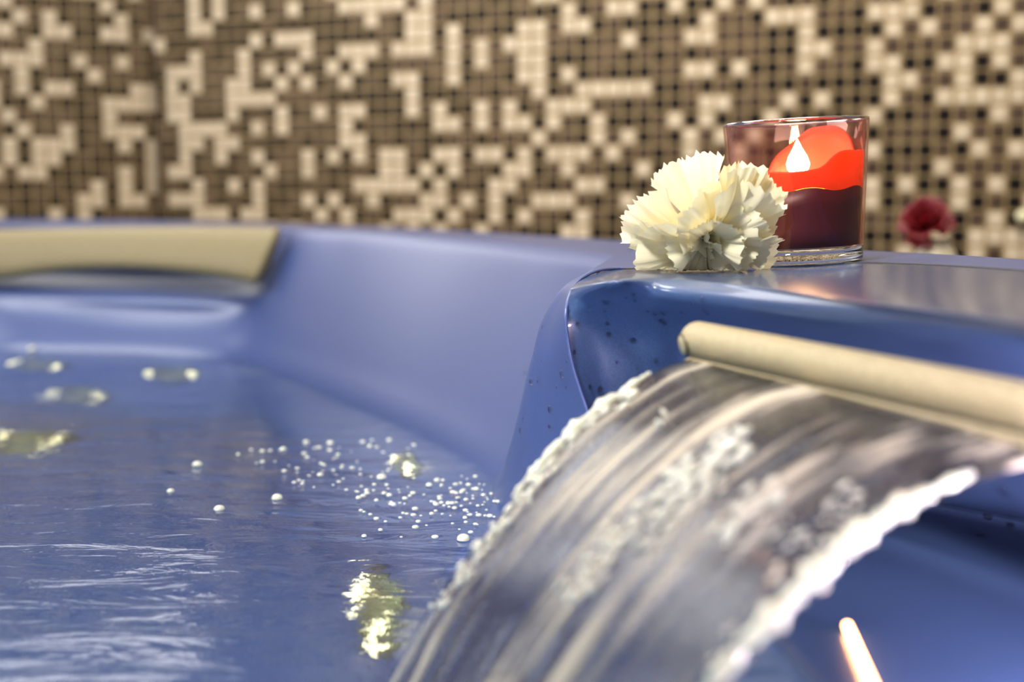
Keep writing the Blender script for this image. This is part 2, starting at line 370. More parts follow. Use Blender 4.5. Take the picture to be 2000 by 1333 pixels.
# deck behind the seam on the right
seam_px = [(1168, 529), (1215, 527), (1290, 525), (1400, 521), (1500, 518), (1700, 515), (2000, 531), (2400, 580), (3000, 700)]
far_px = [(1255, 473), (1290, 475), (1350, 477), (1450, 480), (1550, 484), (1700, 490), (2000, 507), (2400, 545), (3000, 640)]
seam = [Pd(*q) for q in seam_px]; farp = [Pd(*q) for q in far_px]
rr = [[p * 1.004 - Vector((0, 0, .010)) for p in farp], [p * 1.002 - Vector((0, 0, .003)) for p in farp], farp]
for t in (.33, .66, 1): rr.append([farp[i].lerp(seam[i], t) for i in range(len(seam))])
for r in rr[2:]:
    for p in r: p.z = tz(p.x)
rr.append([p - Vector((0, .0015, .004)) for p in seam])
G2 = patch(rr, 3, 8); b2 = len(V); V += [p for r in G2 for p in r]; FC += grid_faces(len(G2), len(G2[0]), b2); skirt(G2[0])
shell = part(mesh_obj('shell', V, FC, M_acr))
# lip bead along crease and seam
crease = [Py(x, y, Y) for (x, y, Y) in [(1204, 1085, .70), (1174, 905, .70), (1148, 808, .70), (1131, 757, .70), (1115, 702, .70), (1106, 640, .70), (1108, 592, .705)]]
crease += [Py(1128, 551, .72), Pz(1168, 529, .0004)] + [p + Vector((0, 0, .0006)) for p in seam[1:2]]
vv, ff = tube(spline(crease, 6), lambda t: .0013 - .0006 * t, 10)
part(mesh_obj('rim_bead', vv, ff, M_acr))
vv, ff = tube(spline([p + Vector((0, 0, .0003)) for p in seam[1:]], 6), .0005, 8)
part(mesh_obj('deck_seam', vv, ff, M_groove))

# waterfall housing: top panel, rounded front edge, hollow face, ledge
zr = -0.112
ctl = [
 [p + Vector((0, 0, .0002)) for p in seam[:8]],
 [Py(1121, 557, .712), Pd(1200, 542), Pd(1290, 538), Pd(1400, 546), Pd(1500, 557), Pd(1700, 581), Pd(2000, 618), Pd(2400, 690)],
 [Py(1114, 572, .706), Pd(1200, 555, -.0022), Pd(1290, 551, -.002), Pd(1400, 560, -.002), Pd(1500, 572, -.002), Pd(1700, 598, -.002), Pd(2000, 640, -.002), Pd(2400, 715, -.002)],
 [Py(1109, 598, .704), Py(1200, 588, .688), Py(1290, 583, .672), Py(1400, 592, .634), Py(1500, 607, .594), Py(1700, 637, .521), Py(2000, 688, .436), Py(2400, 775, .356)],
 [Py(1107, 640, .704), Py(1180, 640, .708), Py(1290, 640, .700), Py(1400, 648, .660), Py(1500, 664, .618), Py(1700, 700, .545), Py(2000, 756, .457), Py(2400, 860, .375)],
 [Py(1131, 755, .703), Py(1190, 745, .716), Py(1290, 735, .714), Py(1400, 745, .680), Py(1500, 765, .640), Py(1700, 815, .565), Py(2000, 900, .475), Py(2400, 1050, .390)],
 [Py(1170, 890, .702), Py(1215, 870, .722), Py(1300, 860, .735), Py(1400, 880, .715), Py(1500, 905, .685), Py(1700, 950, .62), Py(2000, 1010, .545), Py(2400, 1120, .45)],
 [Vector((.066, .70, zr)), Vector((.080, .725, zr)), Vector((.11, .745, zr)), Vector((.145, .735, zr)), Vector((.175, .705, zr)), Vector((.22, .66, zr)), Vector((.27, .60, zr)), Vector((.36, .50, zr))],
 [Vector((.062, .690, zr-.002)), Vector((.070, .695, zr-.002)), Vector((.085, .690, zr-.002)), Vector((.105, .66, zr-.002)), Vector((.13, .62, zr-.002)), Vector((.17, .54, zr-.002)), Vector((.215, .43, zr-.002)), Vector((.27, .30, zr-.002))],
 [Vector((.055, .675, zr-.003)), Vector((.056, .66, zr-.003)), Vector((.060, .62, zr-.003)), Vector((.066, .57, zr-.003)), Vector((.074, .52, zr-.003)), Vector((.086, .44, zr-.003)), Vector((.095, .34, zr-.003)), Vector((.10, .18, zr-.003))],
 [Vector((.045, .672, zr-.012)), Vector((.044, .65, zr-.012)), Vector((.048, .61, zr-.012)), Vector((.054, .56, zr-.012)), Vector((.062, .51, zr-.012)), Vector((.074, .43, zr-.012)), Vector((.083, .33, zr-.012)), Vector((.088, .17, zr-.012))],
 [Vector((.040, .670, -.60)), Vector((.038, .645, -.60)), Vector((.042, .60, -.60)), Vector((.048, .55, -.60)), Vector((.056, .50, -.60)), Vector((.068, .42, -.60)), Vector((.077, .32, -.60)), Vector((.082, .16, -.60))],
]
GN = patch(ctl, 7, 10)
unit = part(mesh_obj('waterfall_housing', [p for r in GN for p in r], grid_faces(len(GN), len(GN[0])), M_unit))
unit['label'] = 'darker glossy blue housing of the waterfall'

# head rest pillow
def pillow_sec(top, bot, back, r=.016):
    # rounded section between a top point and a bottom point, facing the camera
    pts = []; c = (top + bot) / 2; hz = (top.z - bot.z) / 2; dpt = Vector((0, back, 0))
    for k in range(28):
        a = 2 * math.pi * k / 28
        ca, sa = math.cos(a), math.sin(a)
        ca = math.copysign(abs(ca) ** .75, ca); sa = math.copysign(abs(sa) ** .6, sa)
        pts.append(c + Vector((0, .012, 0)) - Vector((0, ca * back / 2, 0)) + Vector((0, 0, hz * sa)) + (top - bot) * 0)
    sl = (top.x - bot.x)
    return [Vector((p.x + sl * ((p.z - c.z) / (2 * hz)), p.y + (top.y - bot.y) * ((p.z - c.z) / (2 * hz)), p.z)) for p in pts]
pl = []
for (xt, yt, xb, yb, Y) in [(-420, 470, -420, 575, 1.66), (-250, 458, -250, 560, 1.72), (-100, 452, -100, 556, 1.72), (0, 449, 0, 548, 1.71), (120, 446, 110, 533, 1.69), (240, 444, 220, 528, 1.665),
                            (350, 443, 320, 532, 1.64), (450, 443, 415, 542, 1.61), (510, 444, 468, 551, 1.59), (538, 445, 494, 557, 1.575)]:
    pl.append(pillow_sec(Py(xt, yt, Y + .01), Py(xb, yb, Y - .012), .045))
last = pl[-1]; cc = sum(last, Vector()) / len(last)
pl2 = []
for i in range(28): pl2.append(spline([s[i] for s in pl], 5))
secs = [[pl2[i][j] for i in range(28)] for j in range(len(pl2[0]))]
for (k, dx) in ((.97, .002), (.88, .005), (.6, .007), (.15, .008)):
    secs.append([cc + (p - cc) * k + Vector((dx, 0, 0)) for p in last])
Vp = [p for s in secs for p in s]; fp = grid_faces(len(secs), 28, closed=True); fp.append(tuple(range(len(Vp) - 28, len(Vp))))
head = part(mesh_obj('headrest', Vp, fp, M_pillow)); head['label'] = 'olive beige padded headrest'

# spout bar
A0 = Py(1362, 664, .598); A1 = Py(2075, 812, .405); ax = (A1 - A0).normalized()
sp = []
nrm = ax.cross(Vector((0, 0, 1))).normalized(); 
if nrm.y > 0: nrm = -nrm
upv = Vector((0, 0, 1)); 
def bar_sec(t, k=1.0):
    c = A0.lerp(A1, t); o = []
    for q in range(40):
        a = 2 * math.pi * q / 40; ca, sa = math.cos(a), math.sin(a)
        o.append(c + nrm * (.0085 * k * ca) + upv * (.0078 * k * sa))
    return o
secs = [bar_sec(-.004, .2), bar_sec(-.004, .80), bar_sec(-.0035, .92), bar_sec(-.001, .985), bar_sec(.004, 1)] + [bar_sec(t / 20) for t in range(1, 21)]
Vs = [p for s in secs for p in s]; fs = grid_faces(len(secs), 40, closed=True); fs += [tuple(range(40)), tuple(range(len(Vs) - 40, len(Vs)))]
spout = part(mesh_obj('waterfall_spout', Vs, fs, M_spout)); spout['label'] = 'long beige waterfall spout bar'
def sub(o, p): o.parent = p; return o
# round end screw cap with dark ring round it
fr = Matrix((nrm, upv, -ax)).transposed().to_4x4()
v, f = lathe([(0, .0016), (.0034, .0016), (.0040, .0012), (.0042, 0), (.0042, -.001)], 32)
capd = (nrm - upv * .25 - ax * .25).normalized(); fr = capd.to_track_quat('Z', 'Y').to_matrix().to_4x4()
capc = A0 + ax * .0030 + nrm * .0079 - upv * .0016
mm = Matrix.Translation(capc) @ fr
sub(mesh_obj('end_cap', [mm @ p for p in v], f, M_spout), spout)
v, f = lathe([(.0042, .0008), (.0049, .0010), (.0049, 0), (.0042, 0)], 32)
g = sub(mesh_obj('cap_ring', [mm @ p for p in v], f, M_groove), spout)
# slot plate below the bar
c0 = A0 + ax * .006
pl_ = []
for t in [i / 20 for i in range(21)]:
    c = c0.lerp(A1, t); pl_.append([c + nrm * .0060 - upv * .0062, c + nrm * .0088 - upv * .0070, c + nrm * .0105 - upv * .0092, c + nrm * .0085 - upv * .0108, c + nrm * .0015 - upv * .0095])
sub(mesh_obj('slot_plate', [p for s in pl_ for p in s], grid_faces(21, 5), M_spout), spout)
pl_ = [c0.lerp(A1, t / 20) + nrm * .0064 - upv * .0058 for t in range(21)]
v, f = tube(pl_, .0009, 8); sub(mesh_obj('slot_seam', v, f, M_groove), spout)

# ------------------------------------------------------------------ water in the tub
wv = []; nx, ny = 90, 110
for j in range(ny):
    for i in range(nx):
        x = -1.25 + 1.75 * i / (nx - 1); y = -.9 + 2.75 * j / (ny - 1)
        wv.append(Vector((x, y, WATER + .0006 * math.sin(22 * y + 6 * math.sin(3 * x)) + .0004 * math.sin(31 * x + 17 * y))))
wat = mesh_obj('tub_water', wv, grid_faces(ny, nx), M_water)
tag(wat, 'clear rippled blue water filling the hot tub', 'water', kind='stuff')

# jets, found by following the sight line through the water surface
dg = bpy.context.evaluated_depsgraph_get()
bv_shell = BVHTree.FromPolygons([tuple(p) for p in V], FC)
bv_unit = BVHTree.FromPolygons([tuple(p) for r in GN for p in r], grid_faces(len(GN), len(GN[0])))
def under(x, y):
    p = Pz(x, y, WATER); d = ray(x, y).normalized(); n = Vector((0, 0, 1)); eta = 1 / 1.33
    ci = -d.dot(n); k = 1 - eta * eta * (1 - ci * ci); t = d * eta + n * (eta * ci - math.sqrt(k))
    h = bv_shell.ray_cast(p + t * .001, t)
    return h[0], (h[1] if h[1].dot(t) < 0 else -h[1])
def jet(px, py, r):
    rj = random.Random(int(px)).uniform(-.3, .3)
    loc, n = under(px, py)
    m = Matrix.Translation(loc) @ n.to_track_quat('Z', 'Y').to_matrix().to_4x4()
    ms = m @ Matrix.Scale(r, 4)
    v, f = lathe([(1.0, 0), (1.0, .10), (.92, .20), (.80, .22), (.72, .12), (.66, .02)], 40)
    j = part(mesh_obj('jet', [ms @ p for p in v], f, M_jet)); j['label'] = 'champagne metal ring of an underwater jet'
    v, f = lathe([(.46, .03), (.44, .16), (.36, .22), (.30, .12), (.22, .30), (.0, .34)], 40)
    sub(mesh_obj('jet_nozzle', [ms @ p for p in v], f, M_jet), j)
    v, f = lathe([(1.28, .004), (1.24, .03), (.98, .035), (.70, .025), (.0, .022)], 40)
    sub(mesh_obj('jet_bowl', [ms @ p for p in v], f, M_jet2), j)
    for a in (2.6, 3.0, 3.5, -.35, .15, .5):  # glowing studs added in place of glints on the ring
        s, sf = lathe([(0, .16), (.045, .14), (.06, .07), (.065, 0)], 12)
        sub(mesh_obj('jet_glint', [ms @ (p + Vector((.84 * math.cos(a + rj), .84 * math.sin(a + rj), .17))) for p in s], sf, M_glint), j)
for (x, y, r) in [(72, 713, .038), (345, 731, .036), (150, 772, .040), (55, 862, .042), (800, 908, .026), (750, 1190, .045)]: jet(x, y, r)

# ------------------------------------------------------------------ waterfall
eL = [Py(1384, 697, .590), Py(1300, 722, .578), Py(1240, 758, .566), Py(1140, 832, .550), Py(1060, 915, .540), Py(1000, 985, .531), Py(935, 1070, .522), Py(880, 1140, .513), Py(820, 1238, .505), Py(768, 1340, .499)]
eL.append(eL[-1] + (eL[-1] - eL[-2]) * .35)
eR = [Py(2080, 880, .400), Py(2000, 905, .398), Py(1940, 922, .394), Py(1880, 943, .388), Py(1780, 990, .380), Py(1700, 1040, .372), Py(1625, 1105, .363), Py(1560, 1170, .355), Py(1470, 1262, .347), Py(1400, 1340, .342)]
eR.append(eR[-1] + (eR[-1] - eR[-2]) * 1.0)
sL = spline(eL, 10); sR = spline(eR, 10); NT = len(sL); NA = 150
start_line = lambda a: (A0 + ax * .004).lerp(A1, a) + nrm * .0098 - upv * .0085
rw = random.Random(3)
waves = [(rw.uniform(18, 160), rw.uniform(0, 6.28), rw.uniform(.5, 1)) for _ in range(10)]
SV = []; SU = []
for j in range(NT):
    t = j / (NT - 1)
    for i in range(NA):
        a = i / (NA - 1)
        p = sL[j].lerp(sR[j], a)
        # roots lie on the slot of the bar
        k = max(0, 1 - t / .10); p = p.lerp(start_line(a) if a > 0 else sL[0], k * k) if a < .98 else p
        bow = math.sin(math.pi * a) * .006 * math.sin(min(1, t * 3) * math.pi / 2)
        amp = .0006 * min(1, t * 4) * (.5 + t)
        w = sum(h / (1 + f / 50) * math.sin(f * a + ph + 3 * t * math.sin(ph)) for f, ph, h in waves)
        p = p + Vector((-.3, -.35, .75)) * (bow + amp * w)
        SV.append(p); SU.append((a, t))
SF = grid_faces(NT, NA)
fall = tag(empty('waterfall', A0), 'wide sheet of streaky falling water pouring from the beige spout bar', 'waterfall', kind='stuff')
def fpart(o): o.parent = fall; o.matrix_parent_inverse = Matrix.Translation(-fall.location); return o
sheet = fpart(mesh_obj('water_sheet', SV, SF, M_fall, uvs=SU))
md = sheet.modifiers.new('thickness', 'SOLIDIFY'); md.thickness = .0020; md.offset = 0
bv_sheet = BVHTree.FromPolygons([tuple(p) for p in SV], SF)
# lumpy ropes on both edges
def rope(pts, r, seed, name):
    q = random.Random(seed); n = len(pts); ph = [q.uniform(0, 6.28) for _ in range(5)]
    def rad(t): return r * (.18 + .82 * math.sin(math.pi * min(1, t * 1.02)) ** .6) * (1 + .35 * math.sin(40 * t + ph[0]) + .25 * math.sin(97 * t + ph[1]) + .18 * math.sin(190 * t + ph[2]))
    v, f = tube(pts, rad, 10); return fpart(mesh_obj(name, v, f, M_foam))
rope([p + Vector((-.001, 0, .0012)) for p in sL[14:50]], .0021, 1, 'foam_edge')
rope([p + Vector((-.001, 0, .001)) for p in sR[26:100]], .0029, 2, 'foam_edge')
# beads of spray riding on the sheet
def blob(verts, faces, c, r, st=(1, 1, 1), basis=None):
    b = len(verts); n, m = 8, 5
    for k in range(m + 1):
        th = math.pi * k / m
        for q in range(n):
            a = 2 * math.pi * q / n; p = Vector((math.sin(th) * math.cos(a) * st[0], math.sin(th) * math.sin(a) * st[1], math.cos(th) * st[2])) * r
            if basis: p = basis @ p
            verts.append(c + p)
    faces += grid_faces(m + 1, n, b, closed=True)
bvs, bfs = [], []; q = random.Random(11)
def spray(x0, y0, x1, y1, wid, n, rmin, rmax):
    for _ in range(n):
        t = q.random(); g = q.gauss(0, wid)
        dx, dy = x1 - x0, y1 - y0; l = math.hypot(dx, dy)
        px = x0 + dx * t - dy / l * g; py = y0 + dy * t + dx / l * g
        d = ray(px, py).normalized(); h = bv_sheet.ray_cast(EYE, d)
        if h[0] is None: continue
        n_ = h[1] if h[1].dot(d) < 0 else -h[1]
        fl_ = (Py(x1, y1, h[0].y) - Py(x0, y0, h[0].y)).normalized()
        bs = fl_.to_track_quat('X', 'Z').to_matrix()
        r = q.uniform(rmin, rmax)
        blob(bvs, bfs, h[0] + n_ * (.0010 + r * .7), r, (q.uniform(1.3, 3.2), 1, 1), bs)
spray(1460, 850, 1200, 1060, 18, 78, .0005, .0013)
spray(1460, 860, 1310, 945, 17, 45, .0006, .0015)
spray(1400, 930, 1250, 1080, 20, 45, .0005, .0012)
spray(1200, 1060, 1110, 1180, 14, 39, .0005, .0011)
spray(1525, 965, 1410, 1060, 15, 39, .0005, .0013)
spray(1250, 760, 1120, 850, 9, 39, .0005, .0014)
spray(1130, 850, 850, 1200, 11, 78, .0004, .0012)
spray(1700, 960, 1500, 1080, 20, 19, .0004, .0008)
spray(1280, 830, 1300, 860, 8, 3, .0008, .0013)
spray(1640, 1080, 1400, 1300, 24, 32, .0005, .0011)
sb = fpart(mesh_obj('spray_beads', bvs, bfs, M_foam)); sb['kind'] = 'stuff'; sb['label'] = 'bright beads of spray on the falling sheet'

# ------------------------------------------------------------------ amber streak of light on the ledge, made as an added glowing tube
a = Pz(1655, 1218, zr + .001); b = Pz(1712, 1352, zr + .001)
h = bv_unit.ray_cast(Vector((a.x, a.y, -.09)), Vector((0, 0, -1)))
zz = h[0].z + .0022 if h[0] else zr + .001
a.z = zz; b.z = zz
lb = empty('light_streak', a); tag(lb, 'short amber streak of light on the lilac ledge under the waterfall, made as a glowing tube', 'light')
v, f = tube([Vector(), (b - a)], .0017, 14); mesh_obj('streak_glow', v, f, M_glow, lb)
v, f = tube([(b - a) * -.02 - Vector((0, 0, .0006)), (b - a) * .0], .0019, 14); mesh_obj('end_cap', v, f, M_groove, lb)

# ------------------------------------------------------------------ candle in its glass
cp = Pd(1562, 513); sc = cp.y / F; TILT = (0, math.radians(-2.9), 0)
rt, rb, H = 139 * sc, 120 * sc, 272 * sc; slab = 30 * sc
gl = empty('candle_glass', cp, TILT); tag(gl, 'clear tapered glass tumbler with a thick base holding the red candle', 'candle holder')
def ro(z): return rb + (rt - rb) * z / H
def ri(z): return ro(z) - .0016
prof = [(ro(slab), slab), (ro(H * .5), H * .5), (ro(H) , H - .0008), (ro(H) - .0004, H + .0002), (ri(H), H), (ri(H * .5), H * .5), (ri(slab), slab)]
v, f = lathe(prof, 96); mesh_obj('glass_wall', v, f, M_glass, gl)
v, f = lathe([(0, 0.0012), (rb - .006, .0012), (rb - .003, .0), (rb - .0008, .0004), (ro(.002), .002), (ro(slab), slab - .0001), (ri(slab) - .0005, slab - .0001), (ri(slab) - .003, slab - .0012), (0, slab - .0018)], 96)
mesh_obj('glass_base', v, f, M_slab, gl)
rv, rf = [], []
for k in range(97):
    t = 2 * math.pi * k / 96; rv.append(Vector((math.cos(t) * (ro(H) - .0008), math.sin(t) * (ro(H) - .0008), H)))
v, f = tube(rv, .0008, 8, cap=False); mesh_obj('glass_rim', v, f, mat('rim_glass', (1, .72, .62), .03, Transmission_Weight=1.0, IOR=1.45), gl)

cw = empty('candle', cp, TILT); tag(cw, 'lit dark red candle melted into a hollow inside the glass tumbler', 'candle')
n = 128; zb = slab + .0006; zp = 141 * sc
def edge(ph):
    d = math.degrees(ph); d = (d + 180) % 360 - 180
    e = 178 + 30 / (1 + math.exp(-(math.cos(ph) - .28) * 14)) + 4 * math.cos(ph)
    u = abs(d - 62) / 44; e += 58 * max(0, 1 - u ** 2.6) ** .7 if u < 1 else 0
    return (e + 1.2 * math.sin(5 * ph) + .8 * math.sin(11 * ph)) * sc
rings = []
def ring(rf_, zf): rings.append([Vector((rf_(k, 2 * math.pi * k / n) * math.cos(2 * math.pi * k / n), rf_(k, 2 * math.pi * k / n) * math.sin(2 * math.pi * k / n), zf(2 * math.pi * k / n))) for k in range(n)])
g_ = .0004
ring(lambda k, a: .001, lambda a: zb); ring(lambda k, a: ri(zb) - g_, lambda a: zb)
for t in (.25, .5, .75, .92): ring(lambda k, a, t=t: ri(zb + (edge(a) - zb) * t) - g_, lambda a, t=t: zb + (edge(a) - zb) * t)
ring(lambda k, a: ri(edge(a)) - g_ - .0003, edge); ring(lambda k, a: ri(edge(a)) - g_ - .0016, lambda a: edge(a) - .0002)
for t in (.8, .5, .2): ring(lambda k, a, t=t: ri(zp + (edge(a) - zp) * t) - .0030 - .002 * (1 - t), lambda a, t=t: zp + (edge(a) - zp) * t)
ring(lambda k, a: ri(zp) * .80, lambda a: zp + .0006); ring(lambda k, a: ri(zp) * .45, lambda a: zp); ring(lambda k, a: .001, lambda a: zp + .001)
body = [rings[0], rings[1]] + [[Vector((p.x, p.y, zb + (zp + .001 * math.sin(7 * i_ * 6.283 / n) - zb) * t)) * 1.0 for i_, p in enumerate(rings[1])] for t in (.3, .7, 1)]
for bi in (2, 3, 4):
    for i_, p in enumerate(body[bi]):
        k_ = (ri(p.z) - g_) / math.hypot(p.x, p.y); p.x *= k_; p.y *= k_
body.append([Vector((p.x * .02, p.y * .02, zp - .001)) for p in body[-1]])
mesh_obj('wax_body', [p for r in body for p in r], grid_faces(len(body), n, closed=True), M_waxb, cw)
top = [[Vector((p.x, p.y, body[4][i_].z + .0002)) for i_, p in enumerate(body[4])]]
for t in (.25, .5, .75, .92):
    top.append([Vector((math.cos(2 * math.pi * k / n), math.sin(2 * math.pi * k / n), 0)) * (ri(body[4][k].z + (edge(2 * math.pi * k / n) - body[4][k].z) * t) - g_) + Vector((0, 0, body[4][k].z + (edge(2 * math.pi * k / n) - body[4][k].z) * t)) for k in range(n)])
top += rings[6:]
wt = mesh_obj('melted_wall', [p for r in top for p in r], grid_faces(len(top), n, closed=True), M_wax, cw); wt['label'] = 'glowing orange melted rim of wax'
fx = Vector((-2 * sc, -.006, 0))
v, f = tube([fx + Vector((0, 0, zp)), fx + Vector((.0002, 0, zp + .006)), fx + Vector((.001, 0, zp + .0095))], .0006, 8); mesh_obj('wick', v, f, M_wick, cw)
fz = zp + .006; fh = 76 * sc
v, f = lathe([(.0002, 0), (.0032, fh * .10), (.0056, fh * .25), (.0062, fh * .38), (.0050, fh * .56), (.0026, fh * .75), (.0012, fh * .9), (.0001, fh)], 24)
mesh_obj('flame', [p + fx + Vector((0, 0, fz)) for p in v], f, M_flame, cw)

# ------------------------------------------------------------------ carnation
FC0 = Py(1381, 424, .715)
car = empty('carnation', (FC0.x, FC0.y, tz(FC0.x))); tag(car, 'cream white carnation head with frilled petals lying before the candle', 'flower')
Ax = Vector((-.05, -.90, -.42)).normalized(); Ux = Ax.cross(Vector((0, 0, 1))).normalized(); Vx = Ux.cross(Ax).normalized()
pq = random.Random(5)
def petal(az, th, Ln, wid, c0, frame, material, parent, origin, teeth=9, ruffle=1.0, curl=25, sq=(1, 1, .84), zmin=None, name='petal', base_t=.25, twist=0):
    A, U, Vv = frame; nu, nv = 37, 14
    q1, q2, q3 = pq.uniform(0, 6.28), pq.uniform(0, 6.28), pq.uniform(.8, 1.25)
    jit = [pq.uniform(-.05, .05) for _ in range(nu)]
    tw = None
    if twist:
        dm = (U * math.cos(az) + Vv * math.sin(az)) * math.sin(math.radians(th)) + A * math.cos(math.radians(th))
        tw = Matrix.Rotation(pq.uniform(-twist, twist), 3, dm) @ Matrix.Rotation(pq.uniform(-.15, .15), 3, 'X')
    # spine of the petal in the (radial, axial) plane
    sp_ = [(0.0, 0.0)]; 
    for k in range(1, nv):
        v_ = k / (nv - 1); ang = math.radians(th * (base_t + (1 - base_t) * v_ ** .8) + curl * max(0, v_ - .6) ** 1.5 * 2.2)
        r_, z_ = sp_[-1]; sp_.append((r_ + math.sin(ang) * Ln / (nv - 1), z_ + math.cos(ang) * Ln / (nv - 1)))
    vs = []; us = []
    for j in range(nv):
        v_ = j / (nv - 1)
        for i in range(nu):
            u = -1 + 2 * i / (nu - 1)
            tooth = abs(((u * teeth * .5 + q1) % 1) - .5) * 2
            edge_l = 1 - .20 * abs(u) ** 2.2 + .055 * (tooth - .5) + jit[i] * .35
            vv_ = v_ * (1 + (edge_l - 1) * v_ ** 2)
            fk = vv_ * (nv - 1); k0 = min(nv - 2, int(fk)); fr_ = fk - k0
            r_ = sp_[k0][0] + (sp_[k0 + 1][0] - sp_[k0][0]) * fr_; z_ = sp_[k0][1] + (sp_[k0 + 1][1] - sp_[k0][1]) * fr_
            w = wid * (.10 + .90 * v_ ** 1.25) * u
            lat = w; sag = (1 - math.cos(u * .9)) * wid * .35 * v_
            ruf = ruffle * v_ ** 1.6 * (.0026 * math.sin(u * 3.4 * q3 + q1) + .0011 * math.sin(u * 8 + q2) + .0004 * math.sin(u * 19 + q3))
            ang = math.radians(th)
            nr_, nz_ = -math.cos(ang), math.sin(ang)          # petal face normal, inward/up
            r2 = r_ + nr_ * (ruf + sag); z2 = z_ + nz_ * (ruf + sag)
            rad_dir = U * math.cos(az) + Vv * math.sin(az); tan_dir = -U * math.sin(az) + Vv * math.cos(az)
            p = rad_dir * r2 + tan_dir * (lat + ruf * .4 * math.cos(u * 5 + q2)) + A * z2
            if tw is not None: p = tw @ p
            p = Vector((p.x * sq[0], p.y * sq[1], p.z * sq[2])) + c0
            if zmin is not None and p.z < zmin + .0008: p.z = zmin + .0008 + pq.random() * .0012
            vs.append(p - origin); us.append((i / (nu - 1), v_))
    return mesh_obj(name, vs, grid_faces(nv, nu), material, parent, uvs=us)
c0 = FC0 - Ax * .013
c0 = c0 + Vector((0, 0, -.0135))
def reach(a):                               # petals above the heart are long, those under it short
    d = Ux * math.cos(a) + Vx * math.sin(a); return 1.0 + (.22 * d.z if d.z > 0 else .50 * d.z)
for (th, n_, Ln, wid, cu) in ((4, 3, .0125, .0060, 10), (16, 4, .0165, .0085, 45), (30, 4, .0215, .0120, 55), (48, 5, .0280, .0160, 50), (66, 6, .0335, .0180, 40), (84, 7, .0380, .0190, 25), (104, 9, .0415, .0195, 10), (124, 7, .0395, .0180, 0)):
    a0 = pq.uniform(0, 6.28)
    for k in range(n_):
        az_ = a0 + 2 * math.pi * k / n_ + pq.uniform(-.25, .25)
        petal(az_, th + pq.uniform(-12, 12), Ln * reach(az_) * pq.uniform(.90, 1.06), wid * (.6 + .4 * reach(az_)) * pq.uniform(.85, 1.15), c0, (Ax, Ux, Vx), M_petal, car, Vector(car.location), sq=(1, 1, 1), zmin=tz(FC0.x), ruffle=pq.uniform(.9, 1.7), curl=cu, teeth=13, twist=.6)
v, f = lathe([(.0005, -.0), (.004, .002), (.0062, .008), (.0068, .016), (.0058, .019)], 24)
mq = Ax.to_track_quat('Z', 'Y').to_matrix().to_4x4()
cal = mesh_obj('calyx', [mq @ p + (c0 - Ax * .013) - Vector(car.location) for p in v], f, M_green, car)
vv_, ff_ = [], []
st0 = c0 - Ax * .012; v, f = tube([st0 - Vector(car.location), st0 + Vector((.002, .008, -.004)) - Vector(car.location), st0 + Vector((.004, .014, -.010)) - Vector(car.location)], .0014, 8); mesh_obj('stem', v, f, M_green, car)

# ------------------------------------------------------------------ rose in a tall vase behind the tub
RC = Py(1808, 440, 1.35)
vs_ = Py(1828, 468, 1.35)
vase = mesh_obj('floor_vase', *[x for x in lathe([(.0005, -.9), (.07, -.9), (.085, -.7), (.095, -.45), (.085, -.22), (.05, -.09), (.031, -.04), (.021, -.018), (.013, -.002), (.0118, .001), (.010, 0), (.008, -.05), (.0005, -.051)], 48)], M_vase)
vase.data.transform(Matrix.Translation((0, 0, vs_.z))); 
for vtx in vase.data.vertices:
    if vtx.co.z < -.85: vtx.co.z = -.9
vase.location = (vs_.x, vs_.y, 0)
tag(vase, 'tall cream vase behind the tub with only its shoulder showing', 'vase')
rose = empty('rose', RC); tag(rose, 'blurred dark red rose leaning out of the cream vase behind the deck', 'flower')
RA = Vector((-.35, -.55, .62)).normalized(); RU = RA.cross(Vector((0, 0, 1))).normalized(); RV = RU.cross(RA)
for (th, n_, Ln, wid, cu) in ((8, 3, .022, .009, 20), (20, 4, .028, .013, 15), (38, 5, .031, .016, 20), (62, 5, .033, .017, 35), (92, 4, .032, .015, 45)):
    a0 = pq.uniform(0, 6.28)
    for k in range(n_):
        petal(a0 + 2 * math.pi * k / n_, th, Ln, wid, RC - RA * .012, (RA, RU, RV), M_rose, rose, RC, teeth=1, ruffle=.5, curl=cu, sq=(1, 1, 1.1))
v, f = tube(spline([(RC - RA * .010) - RC, Vector((.004, .006, -.022)), vs_ - RC + Vector((0, 0, -.004)), vs_ - RC + Vector((0, 0, -.045))], 5), .002, 8); mesh_obj('stem', v, f, M_leaf, rose)
for (sx, sy, sz) in ((.020, 0, -.018), (.014, -.004, -.026), (-.012, .002, -.024)):
    v = []; base = Vector((.002, .004, -.016)); tip = base + Vector((sx, sy, sz)) * 1.0
    for j in range(9):
        t = j / 8; c = base.lerp(tip, t); w = math.sin(math.pi * t) * .009
        v += [c + Vector((w * .4, 0, w)), c + Vector((0, -.001, 0)), c - Vector((w * .4, 0, w))]
    mesh_obj('leaf', v, grid_faces(9, 3), M_leaf, rose)
# pale knob on the tiled wall
kd = ray(1999, 423); kt = None
nwall = Vector((math.sin(-.38533), -math.cos(-.38533), 0)); o_ = Vector((-.64017, 2.58246, 0))
kt = (o_ - EYE).dot(nwall) / kd.dot(nwall); kp = EYE + kd * kt
v, f = lathe([(.004, 0), (.004, .006), (.0075, .009), (.0095, .014), (.0085, .019), (.005, .022), (.0003, .023)], 24)
kn = mesh_obj('wall_knob', v, f, mat('pale_yellow_knob', (.92, .86, .55), .25)); kn.location = kp; kn.rotation_euler = nwall.to_track_quat('Z', 'Y').to_euler()
tag(kn, 'small round pale yellow knob on the tiled wall at the right edge', 'knob')

